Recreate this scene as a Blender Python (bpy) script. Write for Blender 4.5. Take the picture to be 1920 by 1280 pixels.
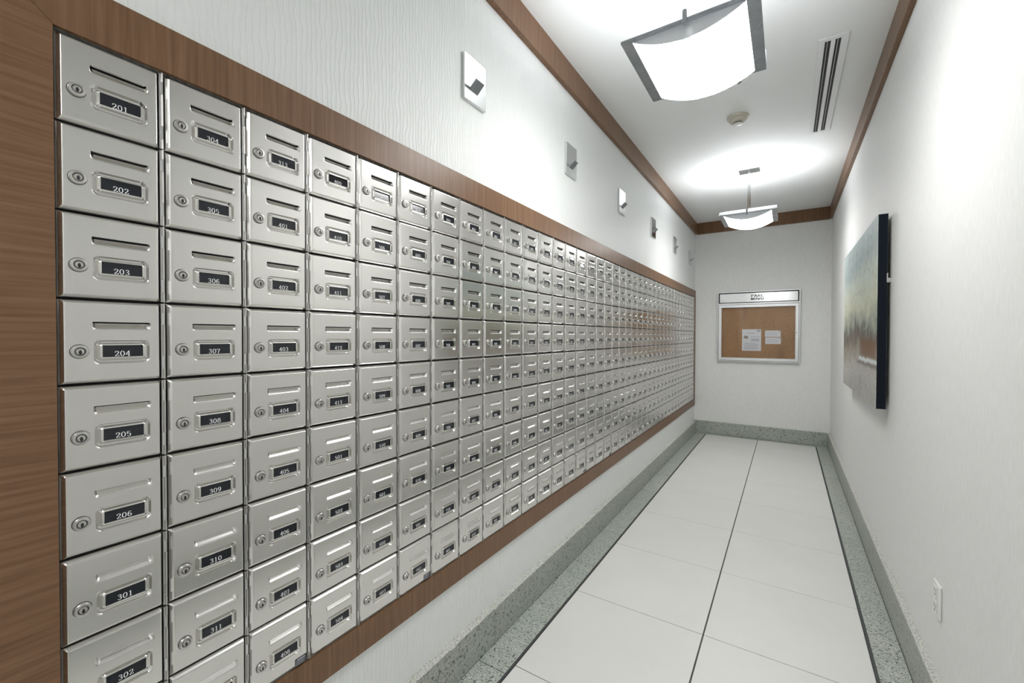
import bpy, math, random
from mathutils import Matrix, Vector
random.seed(7)
for o in list(bpy.data.objects): bpy.data.objects.remove(o)
SC = bpy.context.scene
COL = SC.collection

# ------------------------------------------------------------------ camera, world, exposure
W = 0.1543                      # metres: one mailbox column pitch (tiles 0.60 m, outlet 0.114 m)
CAMZ = 8.52                     # camera height in pitches
def P(x, y, z): return (x*W, y*W, (z+CAMZ)*W)      # pitches relative to the camera -> metres
cam_d = bpy.data.cameras.new('camera'); cam = bpy.data.objects.new('camera', cam_d); COL.objects.link(cam)
cam_d.sensor_fit = 'HORIZONTAL'; cam_d.sensor_width = 36.0; cam_d.lens = 14.936; cam_d.clip_start = 0.02
cr, cu, cf = Vector((0.83977706, 0.54292712, 0.00215167)), Vector((-0.00919464, 0.01025916, 0.9999051)), Vector((-0.54285352, 0.83971715, -0.01360742))
m = Matrix.Identity(4)
for i in range(3):
    m[i][0], m[i][1], m[i][2] = cr[i], cu[i], -cf[i]
m.translation = Vector((0, 0, CAMZ*W))
cam.matrix_world = m
SC.camera = cam
wd = bpy.data.worlds.new('world'); SC.world = wd; wd.use_nodes = True
wd.node_tree.nodes['Background'].inputs[0].default_value = (0.9, 0.95, 1, 1)
wd.node_tree.nodes['Background'].inputs[1].default_value = 0.3
LAMP = 11.5                     # emission of the pendant diffusers
SC.view_settings.view_transform = 'Standard'; SC.view_settings.look = 'None'
SC.view_settings.gamma = 1.0; SC.view_settings.use_curve_mapping = False
SC.view_settings.exposure = 1.34

# ------------------------------------------------------------------ material helpers
class NT:
    def __init__(s, name):
        s.mat = bpy.data.materials.new(name); s.mat.use_nodes = True
        s.t = s.mat.node_tree; s.n = s.t.nodes; s.b = s.n['Principled BSDF']; s.x = 0
    def node(s, typ, **kw):
        nd = s.n.new(typ)
        for k, v in kw.items():
            if k.startswith('i_'):
                nd.inputs[k[2:].replace('_', ' ')].default_value = v
            else: setattr(nd, k, v)
        return nd
    def link(s, a, b): s.t.links.new(a, b)
    def coord(s, scale=(1, 1, 1), kind='Object', loc=None):
        tc = s.node('ShaderNodeTexCoord'); mp = s.node('ShaderNodeMapping')
        mp.inputs['Scale'].default_value = scale
        s.link(tc.outputs[kind], mp.inputs['Vector'])
        if loc is not None: s.link(loc, mp.inputs['Location'])
        return mp.outputs[0]
    def math(s, op, a, b=None):
        nd = s.node('ShaderNodeMath', operation=op)
        for i, v in enumerate((a, b)):
            if v is None: continue
            if isinstance(v, (int, float)): nd.inputs[i].default_value = v
            else: s.link(v, nd.inputs[i])
        return nd.outputs[0]
    def noise(s, vec, scale, detail=4, rough=0.55, dist=0.0):
        nd = s.node('ShaderNodeTexNoise'); nd.inputs['Scale'].default_value = scale
        nd.inputs['Detail'].default_value = detail; nd.inputs['Roughness'].default_value = rough
        nd.inputs['Distortion'].default_value = dist
        s.link(vec, nd.inputs['Vector']); return nd.outputs['Fac']
    def ramp(s, fac, stops, interp='LINEAR'):
        nd = s.node('ShaderNodeValToRGB'); cr_ = nd.color_ramp; cr_.interpolation = interp
        while len(cr_.elements) < len(stops): cr_.elements.new(0.5)
        for e, (p_, c) in zip(cr_.elements, stops):
            e.position = p_; e.color = (*c, 1) if len(c) == 3 else c
        s.link(fac, nd.inputs[0]); return nd.outputs[0]
    def mix(s, fac, a, b, blend='MIX'):
        nd = s.node('ShaderNodeMix', data_type='RGBA', blend_type=blend)
        for v, sock in ((fac, nd.inputs['Factor']), (a, nd.inputs['A']), (b, nd.inputs['B'])):
            if isinstance(v, (int, float)): sock.default_value = v
            elif isinstance(v, tuple): sock.default_value = (*v, 1) if len(v) == 3 else v
            else: s.link(v, sock)
        # colour sockets of the Mix node sit at index 6/7
        return nd.outputs['Result'] if False else nd.outputs[2]
    def bump(s, h, strength, dist):
        nd = s.node('ShaderNodeBump'); nd.inputs['Strength'].default_value = strength; nd.inputs['Distance'].default_value = dist
        s.link(h, nd.inputs['Height']); s.link(nd.outputs[0], s.b.inputs['Normal']); return nd
    def set(s, **kw):
        for k, v in kw.items():
            sock = s.b.inputs[k.replace('_', ' ')]
            if isinstance(v, (int, float)): sock.default_value = v
            elif isinstance(v, tuple): sock.default_value = (*v, 1) if len(v) == 3 else v
            else: s.link(v, sock)
        return s
def mixrgb(s, fac, a, b):
    nd = s.node('ShaderNodeMix', data_type='RGBA')
    fi, ai, bi = nd.inputs[0], nd.inputs[6], nd.inputs[7]
    for v, sock in ((fac, fi), (a, ai), (b, bi)):
        if isinstance(v, (int, float)): sock.default_value = v
        elif isinstance(v, tuple): sock.default_value = (*v, 1)
        else: s.link(v, sock)
    return nd.outputs[2]
NT.mix = mixrgb
def plain(name, col, rough=0.5, metal=0.0, **kw):
    n = NT(name); n.set(Base_Color=col, Roughness=rough, Metallic=metal, **kw); return n.mat

M = {}
def make_materials():
    # embossed wallpaper with wavy upright ridges
    n = NT('wavy_wallpaper')
    ph = n.noise(n.coord((22, 22, 14)), 1.0, 1, 0.5)
    sep = n.node('ShaderNodeSeparateXYZ'); tc = n.node('ShaderNodeTexCoord'); n.link(tc.outputs['Object'], sep.inputs[0])
    al = n.math('ADD', sep.outputs['Y'], n.math('MULTIPLY', sep.outputs['X'], 1.0))
    ar = n.math('ADD', n.math('MULTIPLY', al, 2*math.pi/0.0145), n.math('MULTIPLY', ph, 11.0))
    rid = n.math('POWER', n.math('ABSOLUTE', n.math('SINE', n.math('MULTIPLY', ar, 0.5))), 9.0)
    n.bump(rid, 0.6, 0.0022)
    n.set(Base_Color=(0.79, 0.805, 0.795), Roughness=0.5); M['paper_wave'] = n.mat
    # woven wallpaper with short upright dashes
    n = NT('woven_wallpaper')
    d1 = n.noise(n.coord((170, 170, 22)), 1.0, 2, 0.5)
    n.bump(n.ramp(d1, [(0.38, (0, 0, 0)), (0.62, (1, 1, 1))]), 0.4, 0.0016)
    c = n.ramp(d1, [(0.35, (0.79, 0.795, 0.78)), (0.65, (0.84, 0.845, 0.835))])
    n.set(Base_Color=c, Roughness=0.6); M['paper_weave'] = n.mat
    n = NT('ceiling_paint'); n.set(Base_Color=(0.84, 0.855, 0.845), Roughness=0.7)
    n.bump(n.noise(n.coord((1, 1, 1)), 60, 3), 0.05, 0.001); M['ceiling'] = n.mat
    # walnut veneer, two grain directions
    for nm, sc_ in (('wood_upright', (110, 110, 3.2)), ('wood_level', (4, 4, 120))):
        n = NT(nm)
        a = n.noise(n.coord(sc_), 1.0, 5, 0.6, 0.3)
        b = n.noise(n.coord((1.2, 1.2, 1.2)), 1.5, 2)
        c = n.ramp(a, [(0.3, (0.135, 0.068, 0.034)), (0.5, (0.190, 0.102, 0.053)), (0.72, (0.245, 0.142, 0.080))])
        c = n.mix(n.math('MULTIPLY', b, 0.35), c, (0.135, 0.070, 0.036))
        n.bump(a, 0.12, 0.0006)
        n.set(Base_Color=c, Roughness=0.38); n.b.inputs['Specular IOR Level'].default_value = 0.35
        M[nm] = n.mat
    # brushed stainless steel: each door has its own brush and dents
    n = NT('brushed_steel')
    oi = n.node('ShaderNodeObjectInfo')
    off = n.math('MULTIPLY', oi.outputs['Random'], 37.0)
    v = n.coord((1500, 20, 14), loc=off); w_ = n.coord((7, 7, 7), loc=off)
    br = n.noise(v, 1.0, 3, 0.6); big = n.noise(w_, 1.0, 1, 0.4)
    n.bump(big, 0.30, 0.0035)
    rr = n.math('ADD', n.math('MULTIPLY', br, 0.06), n.math('ADD', n.math('MULTIPLY', oi.outputs['Random'], 0.08), 0.15))
    n.set(Base_Color=n.mix(br, (0.705, 0.692, 0.665), (0.765, 0.752, 0.725)), Metallic=1.0, Roughness=rr); M['steel'] = n.mat
    n = NT('satin_nickel')
    n.bump(n.noise(n.coord((1, 1, 1)), 900, 2), 0.06, 0.0004)
    n.set(Base_Color=(0.58, 0.57, 0.55), Metallic=1.0, Roughness=0.32); M['nickel'] = n.mat
    n = NT('polished_steel'); g = n.noise(n.coord((4, 4, 260)), 1.0, 2)
    n.set(Base_Color=(0.72, 0.73, 0.73), Metallic=1.0, Roughness=n.math('ADD', n.math('MULTIPLY', g, 0.08), 0.10)); M['chrome'] = n.mat
    n = NT('dark_metal_reflections'); g = n.noise(n.coord((6, 6, 6)), 2.0, 5, 0.7, 1.0)  # dark metal; reflections on lamp frame and wedge are painted into its colour
    n.set(Base_Color=n.mix(g, (0.20, 0.225, 0.25), (0.50, 0.52, 0.54)), Metallic=1.0, Roughness=0.28); M['dark_metal'] = n.mat
    n = NT('aluminium'); g = n.noise(n.coord((300, 300, 4)), 1.0, 2)
    n.set(Base_Color=n.mix(g, (0.74, 0.75, 0.76), (0.82, 0.83, 0.84)), Metallic=0.75, Roughness=0.42); M['alu'] = n.mat
    n = NT('dark_cavity'); n.set(Base_Color=n.mix(n.noise(n.coord(), 40), (0.012, 0.012, 0.014), (0.022, 0.022, 0.026)), Roughness=0.6); M['dark'] = n.mat
    n = NT('black_number_card'); n.set(Base_Color=n.mix(n.noise(n.coord(), 30), (0.008, 0.011, 0.016), (0.016, 0.019, 0.026)), Roughness=0.12); M['card'] = n.mat
    n = NT('white_print'); n.set(Base_Color=n.mix(n.noise(n.coord(), 80), (0.78, 0.8, 0.8), (0.86, 0.87, 0.87)), Roughness=0.5); M['white_print'] = n.mat
    n = NT('dark_print'); n.set(Base_Color=n.mix(n.noise(n.coord(), 80), (0.03, 0.03, 0.035), (0.06, 0.06, 0.065)), Roughness=0.5); M['dark_print'] = n.mat
    n = NT('grey_print'); n.set(Base_Color=n.mix(n.noise(n.coord(), 200), (0.36, 0.37, 0.42), (0.56, 0.57, 0.62)), Roughness=0.6); M['grey_print'] = n.mat
    # grey-green granite with dark specks and veins
    for nm, lo, hi in (('granite', (0.27, 0.295, 0.26), (0.62, 0.645, 0.595)), ('granite_face', (0.28, 0.295, 0.26), (0.52, 0.535, 0.485))):
        n = NT(nm)
        a = n.noise(n.coord(), 240, 3, 0.6); b = n.noise(n.coord(), 9, 3, 0.6)
        oi = n.node('ShaderNodeObjectInfo')
        c = n.mix(n.ramp(a, [(0.41, (0, 0, 0)), (0.59, (1, 1, 1))]), lo, hi)
        c = n.mix(n.ramp(b, [(0.45, (0, 0, 0)), (0.75, (0.5, 0.5, 0.5))]), c, (0.34, 0.40, 0.365))
        sp = n.noise(n.coord((1, 1, 1)), 95, 2, 0.5)
        c = n.mix(n.ramp(sp, [(0.585, (0, 0, 0)), (0.65, (0.9, 0.9, 0.9))]), c, (0.045, 0.05, 0.045))
        vn = n.noise(n.coord((1, 1, 1)), 6, 5, 0.7, 1.5)
        c = n.mix(n.ramp(vn, [(0.66, (0, 0, 0)), (0.73, (0.75, 0.75, 0.75))]), c, (0.06, 0.07, 0.06))
        tone = n.math('MULTIPLY', oi.outputs['Random'], 0.25)
        c = n.mix(tone, c, (0.26, 0.30, 0.265))
        n.set(Base_Color=c, Roughness=0.32); M[nm] = n.mat
    n = NT('granite_raw'); a = n.noise(n.coord(), 260, 3)
    n.set(Base_Color=n.ramp(a, [(0.36, (0.22, 0.22, 0.19)), (0.5, (0.56, 0.565, 0.525)), (0.7, (0.68, 0.69, 0.65))]), Roughness=0.7); M['granite_raw'] = n.mat
    # porcelain floor tile
    n = NT('floor_tile'); oi = n.node('ShaderNodeObjectInfo')
    a = n.noise(n.coord(), 3.5, 4, 0.6); b = n.noise(n.coord(), 420, 2)
    c = n.mix(a, (0.70, 0.695, 0.67), (0.765, 0.765, 0.745)); c = n.mix(n.math('MULTIPLY', b, 0.12), c, (0.60, 0.59, 0.57))
    c = n.mix(n.math('MULTIPLY', oi.outputs['Random'], 0.12), c, (0.66, 0.66, 0.645))
    n.bump(b, 0.03, 0.0004)
    n.set(Base_Color=c, Roughness=0.42); M['tile'] = n.mat
    n = NT('grout'); n.set(Base_Color=n.mix(n.noise(n.coord(), 90), (0.05, 0.052, 0.05), (0.10, 0.10, 0.095)), Roughness=0.85); M['grout'] = n.mat
    n = NT('black_edge_strip'); n.set(Base_Color=n.mix(n.noise(n.coord(), 120), (0.04, 0.045, 0.045), (0.075, 0.08, 0.08)), Roughness=0.5); M['strip'] = n.mat
    # lamp diffuser
    n = NT('frosted_lamp_glass'); n.set(Base_Color=(0.9, 0.92, 0.95), Roughness=0.35)
    n.b.inputs['Emission Color'].default_value = (1.0, 0.998, 0.985, 1); n.b.inputs['Emission Strength'].default_value = LAMP; M['lamp_glass'] = n.mat
    n = NT('lamp_glass_inside'); n.set(Base_Color=(0.9, 0.92, 0.95), Roughness=0.35)
    n.b.inputs['Emission Color'].default_value = (0.97, 0.985, 1.0, 1); n.b.inputs['Emission Strength'].default_value = LAMP*0.68; M['lamp_inside'] = n.mat
    n = NT('perforated_metal')
    vo = n.node('ShaderNodeTexVoronoi'); vo.inputs['Scale'].default_value = 330; vo.inputs['Randomness'].default_value = 0.0
    n.link(n.coord(), vo.inputs['Vector'])
    n.set(Base_Color=n.ramp(vo.outputs['Distance'], [(0.42, (0.30, 0.32, 0.36)), (0.50, (0.76, 0.78, 0.82))]), Metallic=0.2, Roughness=0.4, Alpha=n.ramp(vo.outputs['Distance'], [(0.42, (0, 0, 0)), (0.48, (1, 1, 1))])); M['perf'] = n.mat
    n = NT('white_enamel'); n.set(Base_Color=n.mix(n.noise(n.coord(), 50), (0.80, 0.81, 0.81), (0.84, 0.85, 0.85)), Roughness=0.4); M['enamel'] = n.mat
    n = NT('ivory_plastic'); n.set(Base_Color=n.mix(n.noise(n.coord(), 60), (0.56, 0.53, 0.44), (0.62, 0.59, 0.50)), Roughness=0.45); M['ivory'] = n.mat
    n = NT('white_plastic'); n.set(Base_Color=n.mix(n.noise(n.coord(), 60), (0.80, 0.80, 0.77), (0.83, 0.83, 0.80)), Roughness=0.3); M['plastic'] = n.mat
    n = NT('cork'); a = n.noise(n.coord(), 150, 4, 0.7); b = n.noise(n.coord((1, 1, 0.35)), 6, 3)
    c = n.ramp(a, [(0.3, (0.22, 0.105, 0.036)), (0.5, (0.44, 0.235, 0.095)), (0.7, (0.58, 0.34, 0.155))])
    c = n.mix(n.ramp(b, [(0.5, (0, 0, 0)), (0.7, (0.45, 0.45, 0.45))]), c, (0.22, 0.115, 0.05))
    n.bump(a, 0.3, 0.001); n.set(Base_Color=c, Roughness=0.9); M['cork'] = n.mat
    n = NT('clear_glass'); tr = n.node('ShaderNodeBsdfTransparent'); gl = n.node('ShaderNodeBsdfGlossy'); gl.inputs['Roughness'].default_value = 0.03
    fr = n.node('ShaderNodeFresnel'); fr.inputs['IOR'].default_value = 1.45; mx = n.node('ShaderNodeMixShader')
    n.link(fr.outputs[0], mx.inputs[0]); n.link(tr.outputs[0], mx.inputs[1]); n.link(gl.outputs[0], mx.inputs[2])
    n.link(mx.outputs[0], n.n['Material Output'].inputs['Surface']); M['glass'] = n.mat
    n = NT('white_paper'); n.set(Base_Color=n.mix(n.noise(n.coord(), 40), (0.80, 0.81, 0.84), (0.86, 0.87, 0.89)), Roughness=0.7); M['sheet'] = n.mat
    n = NT('brown_photo'); n.set(Base_Color=n.mix(n.noise(n.coord(), 70), (0.10, 0.07, 0.06), (0.55, 0.42, 0.33)), Roughness=0.6); M['photo'] = n.mat
    n = NT('black_canvas_edge'); n.set(Base_Color=n.mix(n.noise(n.coord(), 300), (0.005, 0.008, 0.014), (0.011, 0.015, 0.022)), Roughness=0.75, Specular_IOR_Level=0.12); M['canvas_edge'] = n.mat
    n = NT('raw_canvas'); n.set(Base_Color=n.mix(n.noise(n.coord(), 500), (0.55, 0.53, 0.48), (0.66, 0.64, 0.6)), Roughness=0.9); M['canvas_back'] = n.mat
    # abstract painting: cool cloudy top, pale middle, dark broken band, grey ground
    n = NT('abstract_painting')
    sep = n.node('ShaderNodeSeparateXYZ'); tc = n.node('ShaderNodeTexCoord'); n.link(tc.outputs['Object'], sep.inputs[0])
    H = 6.43*W; WD = 9.5*W
    cl = n.noise(n.coord((2.6, 2.6, 3.6)), 1.0, 6, 0.65, 0.8); st = n.noise(n.coord((11, 11, 3.4)), 1.0, 8, 0.75, 0.6); fine = n.noise(n.coord((14, 14, 26)), 1.0, 8, 0.8, 0.5)
    zz = n.math('DIVIDE', sep.outputs['Z'], H)
    zz = n.math('ADD', zz, n.math('MULTIPLY', n.math('SUBTRACT', cl, 0.5), 0.34)); zz = n.math('ADD', zz, n.math('MULTIPLY', n.math('SUBTRACT', st, 0.5), 0.16))
    c = n.ramp(zz, [(0.0, (0.42, 0.41, 0.385)), (0.16, (0.50, 0.49, 0.46)), (0.27, (0.36, 0.32, 0.27)), (0.33, (0.18, 0.145, 0.12)), (0.40, (0.13, 0.12, 0.105)),
                    (0.46, (0.32, 0.36, 0.30)), (0.56, (0.60, 0.61, 0.47)), (0.70, (0.56, 0.62, 0.55)), (0.84, (0.36, 0.45, 0.46)), (1.0, (0.46, 0.55, 0.56))])
    sk = n.ramp(st, [(0.45, (0, 0, 0)), (0.75, (0.45, 0.45, 0.45))]); c = n.mix(sk, c, (0.66, 0.64, 0.57))
    lo_ = n.ramp(fine, [(0.30, (0.55, 0.55, 0.55)), (0.50, (0, 0, 0))]); c = n.mix(lo_, c, (0.16, 0.15, 0.13))
    def band(sock, lo, hi, soft):
        a_ = n.node('ShaderNodeMapRange', interpolation_type='SMOOTHSTEP'); n.link(sock, a_.inputs[0])
        a_.inputs[1].default_value = lo-soft; a_.inputs[2].default_value = lo+soft
        b_ = n.node('ShaderNodeMapRange', interpolation_type='SMOOTHSTEP'); n.link(sock, b_.inputs[0])
        b_.inputs[1].default_value = hi-soft; b_.inputs[2].default_value = hi+soft; b_.inputs[3].default_value = 1; b_.inputs[4].default_value = 0
        return n.math('MULTIPLY', a_.outputs[0], b_.outputs[0])
    yy = n.math('ADD', n.math('DIVIDE', sep.outputs['Y'], WD), n.math('MULTIPLY', n.math('SUBTRACT', st, 0.5), 0.10))
    z2 = n.math('ADD', n.math('DIVIDE', sep.outputs['Z'], H), n.math('MULTIPLY', n.math('SUBTRACT', st, 0.5), 0.06))
    br_ = n.math('MULTIPLY', band(yy, -0.5, -0.12, 0.06), band(z2, 0.25, 0.36, 0.02)); c = n.mix(n.math('MULTIPLY', br_, 0.8), c, (0.20, 0.10, 0.05))
    wl = n.math('MULTIPLY', band(yy, -0.6, -0.08, 0.02), band(z2, 0.225, 0.247, 0.006)); c = n.mix(wl, c, (0.70, 0.75, 0.76))
    dk = n.math('MULTIPLY', band(yy, -0.6, -0.02, 0.04), band(z2, 0.20, 0.222, 0.01)); c = n.mix(n.math('MULTIPLY', dk, 0.6), c, (0.14, 0.11, 0.09))
    n.bump(fine, 0.25, 0.003); n.set(Base_Color=c, Roughness=0.6, Specular_IOR_Level=0.25); M['painting'] = n.mat
make_materials()

# ------------------------------------------------------------------ mesh helpers
class MB:
    """collects faces of ONE mesh; coordinates in pitches unless scale=1"""
    def __init__(s): s.v = []; s.f = []; s.mi = []
    def add(s, vs, fs, mi=0):
        o = len(s.v); s.v += [tuple(v) for v in vs]; s.f += [tuple(i+o for i in f) for f in fs]; s.mi += [mi]*len(fs); return s
    def box(s, x0, x1, y0, y1, z0, z1, mi=0):
        vs = [(x, y, z) for z in (z0, z1) for y in (y0, y1) for x in (x0, x1)]
        return s.add(vs, [(0, 2, 3, 1), (4, 5, 7, 6), (0, 1, 5, 4), (2, 6, 7, 3), (0, 4, 6, 2), (1, 3, 7, 5)], mi)
    def bbox(s, x0, x1, y0, y1, z0, z1, b, mi=0):
        """box with chamfered edges"""
        xs, ys, zs = (x0, x0+b, x1-b, x1), (y0, y0+b, y1-b, y1), (z0, z0+b, z1-b, z1)
        vs = []; idx = {}
        def vt(i, j, k):
            key = (i, j, k)
            if key not in idx: idx[key] = len(vs); vs.append((xs[i], ys[j], zs[k]))
            return idx[key]
        fs = []
        for a, e in ((0, 0), (0, 3), (1, 0), (1, 3), (2, 0), (2, 3)):
            q = []
            for (p_, r_) in ((1, 1), (2, 1), (2, 2), (1, 2)):
                t = [p_, r_]; t.insert(a, e); q.append(vt(*t))
            if (e == 0) == (a != 1): q.reverse()
            fs.append(tuple(q))
        E_ = (0, 3); I = {0: 1, 3: 2}
        for i in E_:
            for j in E_:
                fs.append((vt(i, I[j], 1), vt(i, I[j], 2), vt(I[i], j, 2), vt(I[i], j, 1)))
                fs.append((vt(i, 1, I[j]), vt(i, 2, I[j]), vt(I[i], 2, j), vt(I[i], 1, j)))
                fs.append((vt(1, i, I[j]), vt(2, i, I[j]), vt(2, I[i], j), vt(1, I[i], j)))
                for k in E_: fs.append((vt(i, I[j], I[k]), vt(I[i], j, I[k]), vt(I[i], I[j], k)))
        return s.add(vs, fs, mi)
    def lathe(s, prof, n=24, axis='z', c=(0, 0, 0), mi=0, cap=True):
        """prof: (radius, height) pairs"""
        vs = []; fs = []
        for (r, h) in prof:
            for i in range(n):
                a = 2*math.pi*i/n; x, y = r*math.cos(a), r*math.sin(a)
                q = (x, y, h) if axis == 'z' else ((x, -h, y) if axis == '-y' else (h, x, y))
                vs.append((q[0]+c[0], q[1]+c[1], q[2]+c[2]))
        for k in range(len(prof)-1):
            for i in range(n):
                j = (i+1) % n; fs.append((k*n+i, k*n+j, (k+1)*n+j, (k+1)*n+i))
        if cap:
            fs.append(tuple(reversed(range(n)))); fs.append(tuple((len(prof)-1)*n+i for i in range(n)))
        return s.add(vs, fs, mi)
    def prism(s, poly, axis, a, b, mi=0):
        """extrude a 2-D polygon along axis from a to b"""
        def q(p_, t):
            return {'x': (t, p_[0], p_[1]), 'y': (p_[0], t, p_[1]), 'z': (p_[0], p_[1], t)}[axis]
        n = len(poly); vs = [q(p_, a) for p_ in poly]+[q(p_, b) for p_ in poly]
        fs = [tuple(range(n)), tuple(reversed(range(n, 2*n)))]+[(i, i+n, (i+1) % n+n, (i+1) % n) for i in range(n)]
        return s.add(vs, fs, mi)
    def mesh(s, name, mats, smooth=False, scale=W, fix=True, angle=None):
        me = bpy.data.meshes.new(name)
        me.from_pydata([(x*scale, y*scale, z*scale) for x, y, z in s.v], [], s.f)
        for k in mats: me.materials.append(M[k])
        if len(mats) > 1: me.polygons.foreach_set('material_index', s.mi)
        if fix:
            import bmesh
            bm = bmesh.new(); bm.from_mesh(me); bmesh.ops.recalc_face_normals(bm, faces=bm.faces); bm.to_mesh(me); bm.free()
        if smooth:
            me.polygons.foreach_set('use_smooth', [True]*len(me.polygons))
            if angle: me.set_sharp_from_angle(angle=math.radians(angle))
        me.update(); return me
def link(name, data, parent=None, loc=(0, 0, 0), rz=0):
    o = bpy.data.objects.new(name, data); COL.objects.link(o)
    o.location = loc; o.rotation_euler = (0, 0, rz)
    if parent is not None: o.parent = parent
    return o
def part(name, mb, mats, parent, loc=(0, 0, 0), **kw):
    if isinstance(mats, str): mats = [mats]
    return link(name, mb.mesh(name, mats, **kw), parent, loc)
def tag(o, label=None, cat=None, group=None, kind=None):
    for k, v in (('label', label), ('category', cat), ('group', group), ('kind', kind)):
        if v: o[k] = v
    return o
def thing(name, label, cat, loc, rz=0, group=None):
    o = link(name, None, None, loc, rz); o.empty_display_size = 0.05
    return tag(o, label, cat, group)
def struct(name, mb, mats, label, **kw):
    o = part(name, mb, mats, None, **kw); return tag(o, label, kind='structure')

# ------------------------------------------------------------------ the room (pitches, camera at origin)
WL, WR, YE, YB = -6.90, 2.86, 40.73, -12.0
ZC, ZF = 9.95, -8.52
WALLT = 1.6
MY0, MZ0 = 1.232, 3.419                    # mailbox grid: near edge, top edge
NC, NR = 39, 9
MY1, MZ1 = MY0+NC, MZ0-NR
OFF = (0, 0, CAMZ*W)
def room():
    oy0, oy1, oz0, oz1 = MY0-.02, MY1+.02, MZ1-.02, MZ0+.03
    mb = MB(); x0, x1 = WL-WALLT, WL
    mb.box(x0, x1, YB, YE, oz1, ZC).box(x0, x1, YB, YE, ZF, oz0).box(x0, x1, YB, oy0, oz0, oz1).box(x0, x1, oy1, YE, oz0, oz1)
    mb.box(x0-.2, x0, YB, YE, ZF, ZC)
    struct('wall_left', mb, 'paper_wave', 'white wall papered with wavy upright ridges, mailboxes set into it').location = OFF
    struct('wall_right', MB().box(WR, WR+.8, YB, YE, ZF, ZC), 'paper_weave', 'off-white woven wallpaper wall facing the mailboxes').location = OFF
    struct('wall_end', MB().box(WL-WALLT-.2, WR+.8, YE, YE+.8, ZF, ZC), 'paper_weave', 'narrow papered wall closing the corridor, with the notice board').location = OFF
    struct('wall_back', MB().box(WL-WALLT-.2, WR+.8, YB-.8, YB, ZF, ZC), 'paper_weave', 'papered wall at the entry end of the corridor').location = OFF
    struct('ceiling', MB().box(WL-WALLT-.2, WR+.8, YB-.8, YE+.8, ZC, ZC+.6), 'ceiling', 'smooth white painted ceiling').location = OFF
    # floor bed with tiles, granite border and black edge strips as pieces
    fl = struct('floor', MB().box(WL-WALLT-.2, WR+.8, YB-.8, YE+.8, ZF-.5, ZF-.025), 'grout', 'corridor floor of large white tiles with a granite border'); fl.location = OFF
    xs = (-5.83, -1.925, 1.955); ty = 3.87
    for c in range(2):
        g0 = .018 if c == 0 else .022; wx = xs[c+1]-xs[c]-.04
        me = MB().bbox(-wx/2, wx/2, -ty/2+.011, ty/2-.011, -.3, 0, .006).mesh('floor_tile', ['tile'])
        y = 40.15-ty/2
        while y > YB+.5:
            link('floor_tile', me, fl, ((xs[c]+xs[c+1])/2*W, y*W, (ZF-.001)*W)); y -= ty
    for x in (-5.865, 1.985):
        part('edge_strip', MB().bbox(x-.028, x+.028, YB, 40.16, ZF-.3, ZF-.002, .004), 'strip', fl)
    rnd = random.Random(3)
    for xa, xb, y0 in ((-6.71, -5.90, 8.82), (2.02, 2.69, 13.75)):
        y = y0
        while y+2.99 < 40.15: y += 2.99
        e = 40.16
        while e > YB:
            a = max(y, YB)
            part('border_slab', MB().bbox(xa, xb, a+.010, e-.010, ZF-.3, ZF-.001+rnd.uniform(-.004, .004), .005), 'granite', fl); e = y; y -= 2.99
    for a, b in ((-6.71, -4.6), (-4.6, -1.7), (-1.7, 1.2), (1.2, 2.69)):
        part('border_slab', MB().bbox(a+.008, b-.008, 40.19, 40.56, ZF-.3, ZF-.001, .005), 'granite', fl)
    # granite baseboards with chipped top edges, slab by slab
    def base(name, xa, xb, zt, joints, chips, label):
        root = link(name, None, None, OFF); tag(root, label, kind='structure')
        s = 1 if xb > xa else -1
        for a, b in zip(joints[:-1], joints[1:]):
            n = max(8, int((b-a)*7)); vs = []; fs = []; mi = []
            for i in range(n+1):
                y = a+.008+(b-a-.016)*i/n; d = .012+.006*rnd.random()
                if chips and rnd.random() < .10: d += rnd.uniform(.02, .06)
                e = .5*rnd.uniform(.8, 1.2)*d
                vs += [(xa, y, ZF), (xb, y, ZF), (xb, y, zt-d), (xb-s*d, y, zt-e*.3), (xa, y, zt)]
            for i in range(n):
                for k in range(5):
                    q = (i*5+k, i*5+(k+1) % 5, (i+1)*5+(k+1) % 5, (i+1)*5+k); fs.append(q); mi.append(1 if k in (2, 3) else 0)
            fs += [(0, 1, 2, 3, 4), tuple(n*5+k for k in (4, 3, 2, 1, 0))]; mi += [0, 0]
            mb = MB(); mb.add(vs, fs); mb.mi = mi
            part('baseboard_slab', mb, ['granite_face', 'granite_raw'], root)
        return root
    base('baseboard_left', WL, -6.715, -7.54, [YB, -6.4, 1.5, 9.55, 17.4, 25.3, 33.2, YE-.17], True, 'grey granite baseboard under the mailboxes, its top edge chipped')
    base('baseboard_right', WR, 2.70, -7.42, [YB, -4, 4, 12.0, 20.0, 28.0, 36.0, YE-.17], False, 'grey granite baseboard along the wall with the painting')
    root = link('baseboard_end', None, None, OFF); tag(root, 'grey granite baseboard below the notice board', kind='structure')
    part('baseboard_slab', MB().bbox(WL, WR, YE-.17, YE, ZF, -7.46, .012), 'granite', root)
    # walnut crown boards below the ceiling
    zb = 9.03
    struct('trim_1', MB().bbox(WL, -6.72, YB, YE, zb, ZC, .008), 'wood_upright', 'walnut crown board above the mailbox wall').location = OFF
    struct('trim_2', MB().bbox(2.70, WR, YB, YE, zb, ZC, .008), 'wood_upright', 'walnut crown board above the painting wall').location = OFF
    struct('trim_3', MB().bbox(-6.72, 2.70, YE-.17, YE, zb-.05, ZC, .008), 'wood_upright', 'walnut crown board above the notice board').location = OFF
room()

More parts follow.
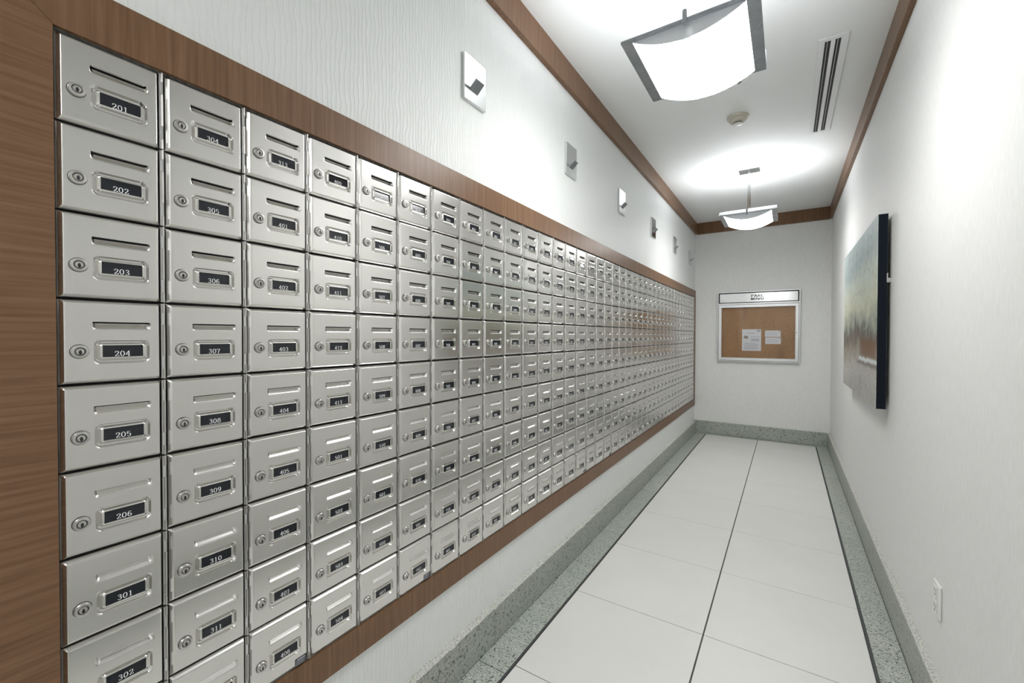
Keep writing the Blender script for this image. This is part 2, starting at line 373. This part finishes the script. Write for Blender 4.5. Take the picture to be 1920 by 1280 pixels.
# ------------------------------------------------------------------ lettering strokes
def smooth_path(pts, n=6, closed=False):
    if len(pts) < 3: return [tuple(p_) for p_ in pts]
    out = []; L = len(pts); rng = L if closed else L-1
    for i in range(rng):
        g = (lambda k: pts[k % L]) if closed else (lambda k: pts[min(max(k, 0), L-1)])
        p0, p1, p2, p3 = g(i-1), g(i), g(i+1), g(i+2)
        for j in range(n):
            t = j/n
            out.append(tuple(.5*(2*p1[a]+(-p0[a]+p2[a])*t+(2*p0[a]-5*p1[a]+4*p2[a]-p3[a])*t*t+(-p0[a]+3*p1[a]-3*p2[a]+p3[a])*t**3) for a in (0, 1)))
    out.append(tuple(pts[0]) if closed else tuple(pts[-1])); return out
def ell(cx, cy, rx, ry, n=14): return [(cx+rx*math.sin(2*math.pi*i/n), cy+ry*math.cos(2*math.pi*i/n)) for i in range(n)]
# glyph: list of (points, kind) with kind 'c' curve, 'o' closed curve, 'l' line
GL = {
 '0': [(ell(.3, .5, .235, .455), 'o')],
 '1': [([(.31, .0), (.31, .97)], 'l'), ([(.31, .95), (.13, .83)], 'l'), ([(.13, .035), (.49, .035)], 'l')],
 '2': [([(.10, .70), (.13, .86), (.30, .95), (.48, .84), (.49, .66), (.36, .44), (.09, .06)], 'c'), ([(.08, .07), (.53, .07)], 'l'), ([(.53, .05), (.55, .22)], 'l')],
 '3': [([(.10, .80), (.28, .95), (.46, .84), (.44, .63), (.24, .52)], 'c'), ([(.24, .52), (.48, .42), (.50, .18), (.30, .04), (.08, .18)], 'c')],
 '4': [([(.41, .97), (.04, .29)], 'l'), ([(.04, .29), (.57, .29)], 'l'), ([(.42, .97), (.42, .0)], 'l'), ([(.27, .03), (.57, .03)], 'l')],
 '5': [([(.14, .93), (.50, .93)], 'l'), ([(.14, .95), (.12, .50)], 'l'), ([(.12, .50), (.30, .60), (.49, .48), (.49, .20), (.30, .04), (.08, .15)], 'c')],
 '6': [([(.48, .84), (.34, .95), (.16, .82), (.09, .48), (.12, .17), (.30, .04), (.47, .14), (.50, .32), (.42, .52), (.26, .56), (.10, .40)], 'c')],
 '7': [([(.07, .92), (.53, .92)], 'l'), ([(.07, .95), (.06, .76)], 'l'), ([(.53, .92), (.36, .56), (.25, .0)], 'c')],
 '8': [(ell(.3, .73, .18, .22, 10), 'o'), (ell(.3, .27, .225, .24, 10), 'o')],
 'P': [([(.14, 0), (.14, .97)], 'l'), ([(.14, .94), (.40, .92), (.52, .72), (.40, .50), (.14, .47)], 'c')],
 'A': [([(.02, 0), (.30, .98)], 'l'), ([(.30, .98), (.60, 0)], 'l'), ([(.12, .32), (.50, .32)], 'l')],
 'R': [([(.14, 0), (.14, .97)], 'l'), ([(.14, .94), (.40, .92), (.52, .72), (.40, .52), (.14, .48)], 'c'), ([(.30, .49), (.58, 0)], 'l')],
 'C': [([(.54, .80), (.36, .95), (.14, .80), (.07, .5), (.14, .2), (.36, .05), (.54, .20)], 'c')],
 'N': [([(.10, 0), (.10, .97)], 'l'), ([(.10, .95), (.50, .05)], 'l'), ([(.50, 0), (.50, .97)], 'l')],
 'U': [([(.10, .97), (.10, .30), (.30, .05), (.50, .30), (.50, .97)], 'c')],
 'V': [([(.02, .97), (.30, .02)], 'l'), ([(.30, .02), (.58, .97)], 'l')],
}
GL['O'] = GL['0']; GL['9'] = [([(.6-x, 1-y) for x, y in p_], k) for p_, k in GL['6']]
def glyph_tris(ch, thin=.055, thick=.135):
    vs = []; fs = []
    for pts, k in GL[ch]:
        path = smooth_path(pts, 5, k == 'o') if k != 'l' else list(pts)
        o = len(vs)
        for i, q in enumerate(path):
            a = path[max(i-1, 0)]; b = path[min(i+1, len(path)-1)]
            if k == 'o' and i in (0, len(path)-1): a, b = path[-2], path[1]
            dx, dy = b[0]-a[0], b[1]-a[1]; L = math.hypot(dx, dy) or 1
            w_ = thin+(thick-thin)*abs(dy/L)**1.5
            nx, ny = -dy/L*w_/2, dx/L*w_/2
            vs += [(q[0]+nx, q[1]+ny), (q[0]-nx, q[1]-ny)]
        for i in range(len(path)-1): fs.append((o+2*i, o+2*i+1, o+2*i+3, o+2*i+2))
    return vs, fs
GT = {c: glyph_tris(c) for c in GL}
GTB = {c: glyph_tris(c, .09, .20) for c in GL}
def text_mb(txt, height, adv=.66, widen=1.0, y=0.0, font=GT):
    """centred text in the XZ plane, facing -Y, in pitches"""
    mb = MB(); tw = (len(txt)*adv-(adv-.6))*height*widen
    for i, c in enumerate(txt):
        vs, fs = font[c]; x0 = -tw/2+i*adv*height*widen
        mb.add([(x0+a*height*widen, y, b*height) for a, b in vs], fs)
    return mb

# ------------------------------------------------------------------ mailboxes
def sdf(u, v, u0, u1, v0, v1, r):
    cx, cy = (u0+u1)/2, (v0+v1)/2; hx, hy = (u1-u0)/2-r, (v1-v0)/2-r
    dx, dy = abs(u-cx)-hx, abs(v-cy)-hy
    return math.hypot(max(dx, 0), max(dy, 0))+min(max(dx, dy), 0)-r
U0, U1, V0, V1 = .008, .942, .010, .990
WIN = (.372, .752, .546, .686)
SLOT = (.300, .818, .266, .345)
def door_h(u, v):
    h = 0.0
    e = min((u-U0)/.046, (U1-u)/.026, (v-V0)/.038, (V1-v)/.038)
    if e < 1: h -= .050*(1-e)
    # pressed mail slot: ramp that sinks upwards to the slit
    ends = min(max((u-(SLOT[0]-.012))/.030, 0), 1)*min(max((SLOT[1]+.012-u)/.030, 0), 1)
    if ends > 0 and SLOT[2] <= v < SLOT[3]+.012:
        t = min(max((SLOT[3]+.010-v)/(SLOT[3]+.010-SLOT[2]-.022), 0), 1)
        h -= .062*(t**.8)*ends
    # groove around the number window
    do = sdf(u, v, .296, .818, .486, .766, .065); di = sdf(u, v, .352, .772, .530, .704, .02)
    if do < 0 < di:
        t = -do/(-do+di); h -= .044*math.sin(math.pi*t)**.8
    elif di <= 0: h += .004
    # shallow dish around the lock
    d = math.hypot(u-.175, (v-.613))
    if d < .11: h -= .006*(1+math.cos(math.pi*d/.11))/2
    return h
def door_mb(step):
    def lines(lo, hi, keys):
        ks = sorted(set([lo, hi]+[k for k in keys if lo < k < hi])); out = []
        for a, b in zip(ks[:-1], ks[1:]):
            n = max(1, round((b-a)/step)) if b-a > .012 else 1; out += [a+(b-a)*i/n for i in range(n)]
        return out+[ks[-1]]
    us = lines(U0, U1, [U0+.040, U0+.044, U0+.049, U1-.029, U1-.025, U1-.021, .288, SLOT[0], SLOT[1], .830, WIN[0], WIN[1], .352, .772, .296, .818-.0001])
    vs_ = lines(V0, V1, [V0+.033, V0+.037, V0+.041, V1-.041, V1-.037, V1-.033, SLOT[2]-.0015, SLOT[2]+.0005, SLOT[2]+.017, SLOT[2]+.022, SLOT[3], SLOT[3]+.012, WIN[2], WIN[3], .486, .530, .704, .766])
    mb = MB(); nu = len(us); g = []
    for v in vs_:
        for u in us: g.append((u-.5, -door_h(u, v), 1-v))
    fs = []
    for j in range(len(vs_)-1):
        for i in range(nu-1):
            uc, vc = (us[i]+us[i+1])/2, (vs_[j]+vs_[j+1])/2
            if WIN[0] < uc < WIN[1] and WIN[2] < vc < WIN[3]: continue
            if SLOT[0] < uc < SLOT[1] and SLOT[2] < vc < SLOT[2]+.017: continue
            fs.append((j*nu+i, j*nu+nu+i, j*nu+nu+i+1, j*nu+i+1))
    # turned-back rim
    per = [i for i in range(nu)]+[j*nu+nu-1 for j in range(1, len(vs_))]+[(len(vs_)-1)*nu+i for i in range(nu-2, -1, -1)]+[j*nu for j in range(len(vs_)-2, 0, -1)]
    o = len(g); g += [(g[i][0], .075, g[i][2]) for i in per]; n = len(per)
    fs += [(per[k], per[(k+1) % n], o+(k+1) % n, o+k) for k in range(n)]
    # window reveal
    a, b, c, d = WIN[0]-.5, WIN[1]-.5, 1-WIN[3], 1-WIN[2]; o = len(g)
    for yy in (-.004, .022): g += [(a, yy, c), (b, yy, c), (b, yy, d), (a, yy, d)]
    fs += [(o+k, o+4+k, o+4+(k+1) % 4, o+(k+1) % 4) for k in range(4)]
    mb.add(g, fs); return mb
def lock_mb(n):
    c = (.175-.5, -.002, 1-.613)
    return MB().lathe([(.078, -.02), (.078, .020), (.072, .032), (.050, .036), (.046, .028), (.043, .016), (.040, .026), (.035, .034), (.004, .034)], n, '-y', c).lathe([(.0835, -.02), (.0835, -.001), (.079, .001)], n, '-y', c, 1, False)
def keyhole_mb():
    c = (.175-.5, -.0375, 1-.620); mb = MB()
    mb.prism([(c[0]-.007, c[2]-.026), (c[0]+.008, c[2]-.026), (c[0]+.016, c[2]-.008), (c[0]+.008, c[2]+.023), (c[0]-.006, c[2]+.023), (c[0]-.015, c[2]-.003)], 'y', c[1], c[1]+.006)
    return mb
def hinge_mb(n=10):
    mb = MB().box(.446, .489, .020, .040, .012, .988)
    for v in ((.0, .135), (.285, .703), (.867, 1.0)): mb.lathe([(.011, 1-v[1]+.008), (.011, 1-v[0]-.006)], n, 'z', (.476, .008, 0))
    return mb
def knuckle_mb(v0, v1): return MB().box(.452, .470, .008, .022, 1-v1, 1-v0)
def plate_mb(): return MB().box(WIN[0]-.5-.02, WIN[1]-.5+.02, .016, .026, 1-WIN[3]-.02, 1-WIN[2]+.02)
def body_mb(): return MB().box(-.494, .494, .076, .95, .005, .995)
NUMS = [201+i for i in range(6)]+[301+i for i in range(13)]+[401+i for i in range(13)]
f_ = 5
while len(NUMS) < NC*NR: NUMS += [f_*100+1+i for i in range(10)]; f_ += 1
ORD = ['first', 'second', 'third', 'fourth', 'fifth', 'sixth', 'seventh', 'eighth', 'ninth', 'tenth', 'eleventh', 'twelfth', 'thirteenth', 'fourteenth', 'fifteenth',
       'sixteenth', 'seventeenth', 'eighteenth', 'nineteenth', 'twentieth']+['twenty-'+k for k in ('first', 'second', 'third', 'fourth', 'fifth', 'sixth', 'seventh', 'eighth', 'ninth')]+['thirtieth']+['thirty-'+k for k in ('first', 'second', 'third', 'fourth', 'fifth', 'sixth', 'seventh', 'eighth', 'ninth')]
def mailboxes():
    D = [door_mb(.0135).mesh('door', ['steel'], True, fix=False, angle=50), door_mb(.035).mesh('door_far', ['steel'], True, fix=False, angle=50)]
    LK = [lock_mb(28).mesh('lock', ['nickel', 'dark'], True, angle=40), lock_mb(12).mesh('lock_far', ['nickel', 'dark'], True, angle=40)]
    KH = keyhole_mb().mesh('keyhole', ['dark']); HG = hinge_mb().mesh('hinge', ['nickel'], True, angle=40)
    KN = [knuckle_mb(.137, .284).mesh('knuckle', ['chrome']), knuckle_mb(.705, .866).mesh('knuckle', ['chrome'])]
    PL = plate_mb().mesh('number_plate', ['card']); BD = body_mb().mesh('body', ['dark'])
    SK = MB().box(.212, .412, -.0035, 0.0, .022, .150).mesh('sticker', ['dark_print'])
    sl = MB()
    for i in range(6):
        a, b = (.25, .38) if i == 0 else (.22, .22+.185*(.9 if i % 2 else .75)); h = .013 if i == 0 else .005
        sl.box(a, b, -.0045, -.0030, .132-i*.018-h, .132-i*.018)
    SL = sl.mesh('sticker_lettering', ['grey_print'])
    rnd = random.Random(11); FAR = 33
    far = MB(); fmats = ['steel', 'nickel', 'dark', 'card', 'white_print']
    fd, fl_, fk, fh, fp, fb = door_mb(.05), lock_mb(8), keyhole_mb(), hinge_mb(6), plate_mb(), body_mb()
    rot = Matrix.Rotation(math.pi/2, 4, 'Z')
    for k in range(NC):
        for r in range(NR):
            num = NUMS[k*NR+r]; x, y, z = -6.858, MY0+k+.5, MZ0-r-1
            tx, tz = rnd.gauss(0, .0045), rnd.gauss(0, .0050); tilt = -.11 if (r == 0 and k in (3, 4, 5, 10, 11, 14, 15)) else rnd.gauss(-.01, .02)
            t = text_mb(str(num), .066, .70, 1.12)
            for i, q in enumerate(t.v): t.v[i] = (q[0]+.558-.5+rnd.uniform(-.0, .0), .0145, q[2]+1-.680)
            if k >= FAR:
                mt = Matrix.Translation((x, y, z+CAMZ)) @ rot @ Matrix.Rotation(tz, 4, 'Z') @ Matrix.Rotation(tx, 4, 'X')
                for src, mi in ((fd, 0), (fl_, 1), (fk, 2), (fh, 1), (fp, 3), (fb, 2), (t, 4)):
                    far.add([mt @ Vector(q) for q in src.v], src.f, mi)
                continue
            near = k < 9
            if k < 10 and not (r == 0 and k in (3, 4, 5)): lab = 'brushed steel mailbox numbered %d, %s row from top, %s column from the entry end' % (num, ORD[r], ORD[k])
            elif k < 10: lab = 'brushed steel mailbox directly above number %d, top row, %s column from the entry end' % (NUMS[k*NR+1], ORD[k])
            else: lab = 'brushed steel mailbox, %s row from top, %s column counted from the notice board wall' % (ORD[r], ORD[NC-k-1])
            o = thing('mailbox', lab, 'mailbox', P(x, y, z), math.pi/2, 'steel mailboxes in the wall bank')
            o.rotation_euler = (0, 0, math.pi/2+tz); o.rotation_mode = 'XYZ'
            o.rotation_euler = (Matrix.Rotation(math.pi/2+tz, 3, 'Z') @ Matrix.Rotation(tx, 3, 'X')).to_euler()
            link('body', BD, o); link('door', D[0 if near else 1], o)
            lk = link('lock', LK[0 if k < 14 else 1], o); link('keyhole', KH, lk)
            hg = link('hinge', HG, o)
            if k < 14:
                for q in KN: link('knuckle', q, hg)
            pl = link('number_plate', PL, o)
            pc = Vector((0, .021*W, (1-.616)*W)); pr = Matrix.Rotation(tilt, 3, 'X'); pl.rotation_euler = pr.to_euler(); pl.location = pc-pr @ pc
            link('numerals', t.mesh('numerals', ['white_print'], fix=False), pl)
            if r == NR-1 and k in (2, 5, 14, 17, 26):
                s = link('sticker', SK, o); link('sticker_lettering', SL, s)
    fo = link('mailbox_block', far.mesh('mailbox_block', fmats, False, fix=False))
    tag(fo, 'far steel mailboxes at the end of the bank, nearest the notice board wall', 'mailboxes', kind='stuff')
    # walnut surround, four mitred boards
    root = thing('wooden_surround', 'walnut veneer surround framing the whole bank of mailboxes', 'frame', P(WL, MY0, MZ1))
    ya, yb, za, zb = MY0-.012, MY1+.012, MZ1-.012, MZ0+.012
    yA, yB, zA, zB = ya-.62, YE-.03, MZ1-.555, MZ0+.60
    x0, x1 = WL+.003, -6.835
    ox, oy, oz = WL, MY0, MZ1
    for poly, mt in (([(yA, zB), (yB, zB), (yb, zb), (ya, zb)], 'wood_upright'), ([(yA, zA), (yB, zA), (yb, za), (ya, za)], 'wood_upright'),
                     ([(yA, zA), (yA, zB), (ya, zb), (ya, za)], 'wood_level'), ([(yB, zA), (yB, zB), (yb, zb), (yb, za)], 'wood_level')):
        cy = sum(q[0] for q in poly)/4; cz = sum(q[1] for q in poly)/4
        g = .9997
        poly = [(cy+(q[0]-cy)*g-oy, cz+(q[1]-cz)*g-oz) for q in poly]
        part('board', MB().prism(poly, 'x', x0-ox, x1-ox), mt, root)
mailboxes()

# ------------------------------------------------------------------ wall plates above the mailboxes
def wall_plates():
    n = 6; labs = [ORD[n-1-i]+' from the notice board wall' for i in range(n)]
    for i in range(n):
        y = 8.33+5.85*i
        o = thing('wall_plate', 'steel wall plate with a jutting wedge, %s' % labs[i], 'wall ornament', P(WL, y+.45, 5.96), 0, 'steel plates above the mailboxes')
        part('plate', MB().bbox(0, .09, -.45, .45, 0, 1.15, .006), 'chrome', o)
        part('wedge', MB().prism([(.09, .27), (.315, .475), (.275, .515), (.09, .36)], 'y', -.22, .075), 'dark_metal', o)  # steel wedge, its dark reflection put into the base colour
wall_plates()

# ------------------------------------------------------------------ pendant lamps
def pendant(y, label):
    zf = 7.05; h = ZC-zf
    o = thing('pendant_lamp', label, 'pendant lamp', P(-1.97, y, zf), 0, 'square pendant lamps')
    A = 1.46; B = 1.50; gx = 1.19; gy = 1.40
    fr = MB()
    for s in (-1, 1):
        fr.bbox(s*gx if s > 0 else -A, A if s > 0 else -gx, -B, B, -.03, .03, .008)
        fr.bbox(-gx, gx, s*gy if s > 0 else -B, B if s > 0 else -gy, -.03, .03, .008)
    part('frame', fr, 'dark_metal', o)  # chrome frame, mottled dark reflections painted into the colour
    for s in (-1, 1):                                     # flared end flaps
        part('end_flap', MB().prism([(s*B, .03), (s*(B-.36), .29), (s*(B-.39), .28), (s*(B-.03), .03)], 'x', -A, A), 'perf', o)
    # frosted glass barrel sagging below the frame
    sag = .33; N = 20; th = .02; vs = []; fs = []
    def zz(x): return -.035-sag*(1-(x/gx)**2)
    for yy in (-gy+.03, gy-.03):
        for i in range(N+1):
            x = -gx+2*gx*i/N; vs += [(x, yy, zz(x)), (x, yy, zz(x)+th)]
    K = 2*(N+1)
    for i in range(N):
        a = 2*i; fs += [(a, a+2, K+a+2, K+a), (a+1, K+a+1, K+a+3, a+3), (a, a+1, a+3, a+2), (K+a, K+a+2, K+a+3, K+a+1)]
    fs += [(0, K, K+1, 1), (K-2, K-1, 2*K-1, 2*K-2)]
    g = MB().add(vs, fs)
    for i in range(N): g.mi[4*i+1] = 1
    part('glass_diffuser', g, ['lamp_glass', 'lamp_inside'], o, smooth=True, angle=40)
    for s in (-1, 1):                                     # perforated ends closing the barrel
        poly = [(-gx+2*gx*i/N, zz(-gx+2*gx*i/N)) for i in range(N+1)]+[(gx, -.028), (-gx, -.028)]
        part('end_plate', MB().prism(poly, 'y', s*(gy-.025), s*(gy+.005)), 'perf', o)
    part('crossbar', MB().bbox(-.06, .06, -B+.42, B-.42, .032, .13, .01), 'chrome', o)
    part('stem', MB().lathe([(.08, .13), (.08, h-.05)], 20, 'z'), 'chrome', o, smooth=True, angle=40)
    part('ceiling_canopy', MB().bbox(-.55, .55, -.42, .42, h-.09, h, .012), 'chrome', o)
    part('knob', MB().lathe([(.03, -.30), (.05, -.28), (.05, .02), (.03, .03)], 16, 'z', (0, -B-.02, .16)), 'dark_metal', o, smooth=True, angle=40)
pendant(11.6, 'square pendant lamp with sagging frosted glass above the first tiles, before the smoke detector')
pendant(29.15, 'square pendant lamp with sagging frosted glass hanging close to the notice board')
pendant(-5.95, 'added unseen square pendant lamp with sagging frosted glass at the entry end, furthest from the notice board')  # added lamp, unseen behind the camera, continues the spacing and gives fill

# ------------------------------------------------------------------ ceiling fittings
def ceiling_things():
    o = thing('air_vent', 'long white ceiling air vent with two dark slots', 'air vent', P(1.23, 21.63, ZC))
    fr = MB(); L = 3.95; S = 3.77
    for a, b in ((-.415, -.235), (-.07, .055), (.21, .415)): fr.bbox(a, b, -L, L, -.045, 0, .008)
    for s in (-1, 1):
        for a, b in ((-.235, -.07), (.055, .21)): fr.box(a, b, min(s*S, s*L), max(s*S, s*L), -.04, -.005)
    part('vent_frame', fr, 'enamel', o)
    for a, b in ((-.235, -.07), (.055, .21)):
        part('slot', MB().box(a, b, -S, S, -.008, 0), 'dark', o)
        part('blade', MB().box(a+(b-a)*.38, a+(b-a)*.38+.018, -S, S, -.036, -.009), 'nickel', o)
    o = thing('smoke_detector', 'ivory smoke detector on the ceiling between the two hanging lamps', 'smoke detector', P(-1.95, 21.85, ZC))
    part('mounting_base', MB().lathe([(.44, 0), (.44, -.09), (.42, -.12), (.36, -.13)], 32), 'ivory', o, smooth=True, angle=35)
    part('housing', MB().lathe([(.36, -.125), (.34, -.22), (.28, -.27), (.2, -.28)], 32), 'ivory', o, smooth=True, angle=35)
    part('vent_ring', MB().lathe([(.195, -.275), (.185, -.34)], 24), 'dark', o)
    for i in range(12):
        a = 2*math.pi*i/12; c, s = math.cos(a), math.sin(a)
        part('rib', MB().box(.19*c-.015, .19*c+.015, .19*s-.015, .19*s+.015, -.345, -.275), 'ivory', o)
    part('sensor_cap', MB().lathe([(.215, -.34), (.215, -.36), (.17, -.385), (.02, -.39)], 28), 'plastic', o, smooth=True, angle=35)
    o = thing('sprinkler_cover', 'flat white sprinkler cover disc with a small dark mark beside a hanging lamp', 'sprinkler', P(-1.76, 18.72, ZC))
    part('cover_plate', MB().lathe([(.42, 0), (.42, -.025), (.38, -.04), (.02, -.045)], 32), 'enamel', o, smooth=True, angle=35)
    part('mark', MB().box(.06, .20, -.02, .16, -.052, -.044).box(.06, .12, .19, .24, -.052, -.044), 'dark_print', o)
    o = thing('ceiling_disc', 'small flat white ceiling disc near the notice board end', 'ceiling disc', P(-.42, 31.45, ZC))
    part('cover_plate', MB().lathe([(.33, 0), (.33, -.03), (.30, -.05), (.02, -.055)], 32), 'enamel', o, smooth=True, angle=35)
ceiling_things()

# ------------------------------------------------------------------ notice board on the end wall
def notice_board():
    cx, z0 = -2.07, -2.13
    o = thing('notice_board', 'aluminium framed notice board with cork panel and a steel name header', 'notice board', P(cx, YE, z0))
    x0, x1, zt = -5.03-cx, .89-cx, 3.74-z0
    hz = 2.72-z0
    back = MB().box(x0, x1, -.06, 0, 0, zt); part('back_panel', back, 'alu', o)
    fr = MB()
    def ring(mb, a, b, c, d, t, y0, y1, bv=.012):
        mb.bbox(a, b, y0, y1, d-t, d, bv).bbox(a, b, y0, y1, c, c+t, bv).bbox(a, a+t, y0, y1, c+t, d-t, bv).bbox(b-t, b, y0, y1, c+t, d-t, bv)
    ring(fr, x0, x1, 0, zt, .075, -.30, -.06); fr.bbox(x0+.075, x1-.075, -.30, -.06, hz-.06, hz+.07, .012)
    part('outer_frame', fr, 'alu', o)
    hd = part('header', MB().box(x0+.08, x1-.08, -.16, -.06, hz+.075, zt-.08), 'dark', o)
    part('header_plate', MB().bbox(x0+.16, x1-.16, -.20, -.16, hz+.135, zt-.145, .006), 'chrome', hd)
    t = text_mb('PARC', .215, .74, 1.5, font=GTB); t2 = text_mb('NUVO', .215, .74, 1.5, font=GTB)
    mb = MB(); zc = (hz+zt)/2
    mb.add([(q[0], -.203, q[2]+zc+.02) for q in t.v], t.f); mb.add([(q[0], -.203, q[2]+zc-.235) for q in t2.v], t2.f)
    part('header_lettering', mb, 'dark_print', hd, fix=False)
    dr = MB(); ring(dr, x0+.10, x1-.10, .10, hz-.085, .225, -.36, -.24)
    d = part('door_frame', dr, 'alu', o)
    part('lock', MB().lathe([(.055, .36), (.055, .385), (.03, .39)], 16, '-y', (.64-cx, 0, .29-z0)), 'nickel', d, smooth=True, angle=40)
    part('keyhole', MB().box(.63-cx, .65-cx, -.395, -.388, .25-z0, .33-z0), 'dark', d)
    part('glass_pane', MB().box(x0+.31, x1-.31, -.272, -.262, .31, hz-.30), 'glass', d)
    part('cork_panel', MB().box(x0+.32, x1-.32, -.10, -.065, .32, hz-.30), 'cork', o)
    # sheets pinned on the cork: things of their own
    def sheet(name, xa, xb, za, zb, label, group=None):
        w_, h = xb-xa, zb-za
        s = thing(name, label, 'paper', P((xa+xb)/2, YE-.103, za), 0, group)
        part('page', MB().box(-w_/2, w_/2, -.006, 0, 0, h), 'sheet', s); return s, w_, h
    s, w_, h = sheet('notice_sheet', -3.16, -1.77, -1.22, .58, 'tall printed notice with a small brown picture pinned on the cork')
    mb = MB()
    for i in range(9): mb.box(-.52, -.52+(1.02 if i % 4 else .8), -.008, -.006, .62-i*.062, .645-i*.062)
    for i in range(2): mb.box(-.35+.05*i, .25-.05*i, -.008, -.006, h-.30-i*.08, h-.275-i*.08)
    for i in range(4): mb.box(-.02, .56, -.008, -.006, .98-i*.06, 1.02-i*.06)
    for i in range(5): mb.box(-.06+i*.13, .02+i*.13, -.008, -.006, 1.14, 1.19)
    part('print', mb, 'grey_print', s)
    part('picture', MB().prism([(-.60, 1.10), (-.50, 1.28), (-.30, 1.24), (-.22, 1.12), (-.30, 1.00), (-.45, 1.02)], 'y', -.0085, -.006), 'photo', s)
    part('stamp', MB().box(.38, .64, -.008, -.006, h-.22, h-.05), 'grey_print', s)
    for nm, (xa, xb, za, zb), lab, dk in (('notice_slip', (-1.50, -.41, -.05, .47), 'upper of two wide printed slips pinned beside the tall notice, its corner stamped', True),
                                         ('notice_slip', (-1.47, -.39, -.63, -.10), 'lower of two wide printed slips pinned beside the tall notice', False)):
        s, w_, h = sheet(nm, xa, xb, za, zb, lab, 'printed slips on the notice board')
        mb = MB()
        for i in range(5): mb.box(-w_*.40, w_*(.36 if i % 2 else .28), -.008, -.006, h*.78-i*h*.14, h*.81-i*h*.14)
        part('print', mb, 'grey_print', s)
        part('stamp', MB().box(w_*.36, w_*.48, -.008, -.006, h*.82, h*.96), 'photo' if dk else 'grey_print', s)
notice_board()

# ------------------------------------------------------------------ painting and outlet on the right wall
def painting():
    y0, y1, z0, z1 = 18.4, 27.9, -2.40, 4.03
    xf, xb = 2.50, 2.76
    o = thing('painting', 'large abstract landscape canvas in cool greys with black painted edges', 'painting', P(xb, (y0+y1)/2, z0))
    hy, h = (y1-y0)/2, z1-z0; d = xb-xf
    part('canvas', MB().box(-d-.004, -d+.012, -hy, hy, 0, h), 'painting', o)
    ed = MB()
    ed.box(-d+.012, 0, -hy, -hy+.06, 0, h).box(-d+.012, 0, hy-.06, hy, 0, h).box(-d+.012, 0, -hy+.06, hy-.06, 0, .06).box(-d+.012, 0, -hy+.06, hy-.06, h-.06, h)
    part('canvas_edge', ed, 'canvas_edge', o)
    sb = MB(); sb.box(-.06, .012, -hy+.06, -hy+.30, .06, h-.06).box(-.06, .012, hy-.30, hy-.06, .06, h-.06).box(-.06, .012, -hy+.3, hy-.3, .06, .3).box(-.06, .012, -hy+.3, hy-.3, h-.3, h-.06)
    part('stretcher', sb, 'canvas_back', o)
    part('bracket', MB().box(.012, .098, -hy+.08, -hy+.16, h-2.25, h-2.10).box(-.02, .012, -hy-.008, -hy+.02, h-2.25, h-1.95), 'nickel', o)
    part('bracket', MB().box(.012, .098, hy-.2, hy-.1, h-2.25, h-2.10), 'nickel', o)
painting()
def outlet():
    o = thing('wall_outlet', 'white duplex wall outlet low on the wall opposite the mailboxes', 'outlet', P(WR, 12.86, -6.14))
    part('cover_plate', MB().bbox(-.05, 0, -.235, .235, 0, .74, .018), 'plastic', o)
    for z in (.20, .54):
        s = part('socket', MB().bbox(-.066, -.05, -.105, .105, z-.125, z+.125, .006), 'plastic', o)
        part('slot', MB().box(-.068, -.064, -.055, -.040, z-.01, z+.07).box(-.068, -.064, .040, .055, z-.01, z+.07).box(-.068, -.064, -.02, .02, z-.085, z-.045), 'dark', s)
    part('screw', MB().lathe([(.018, -.053), (.014, -.056)], 10, 'x', (0, 0, .37)), 'nickel', o)
outlet()
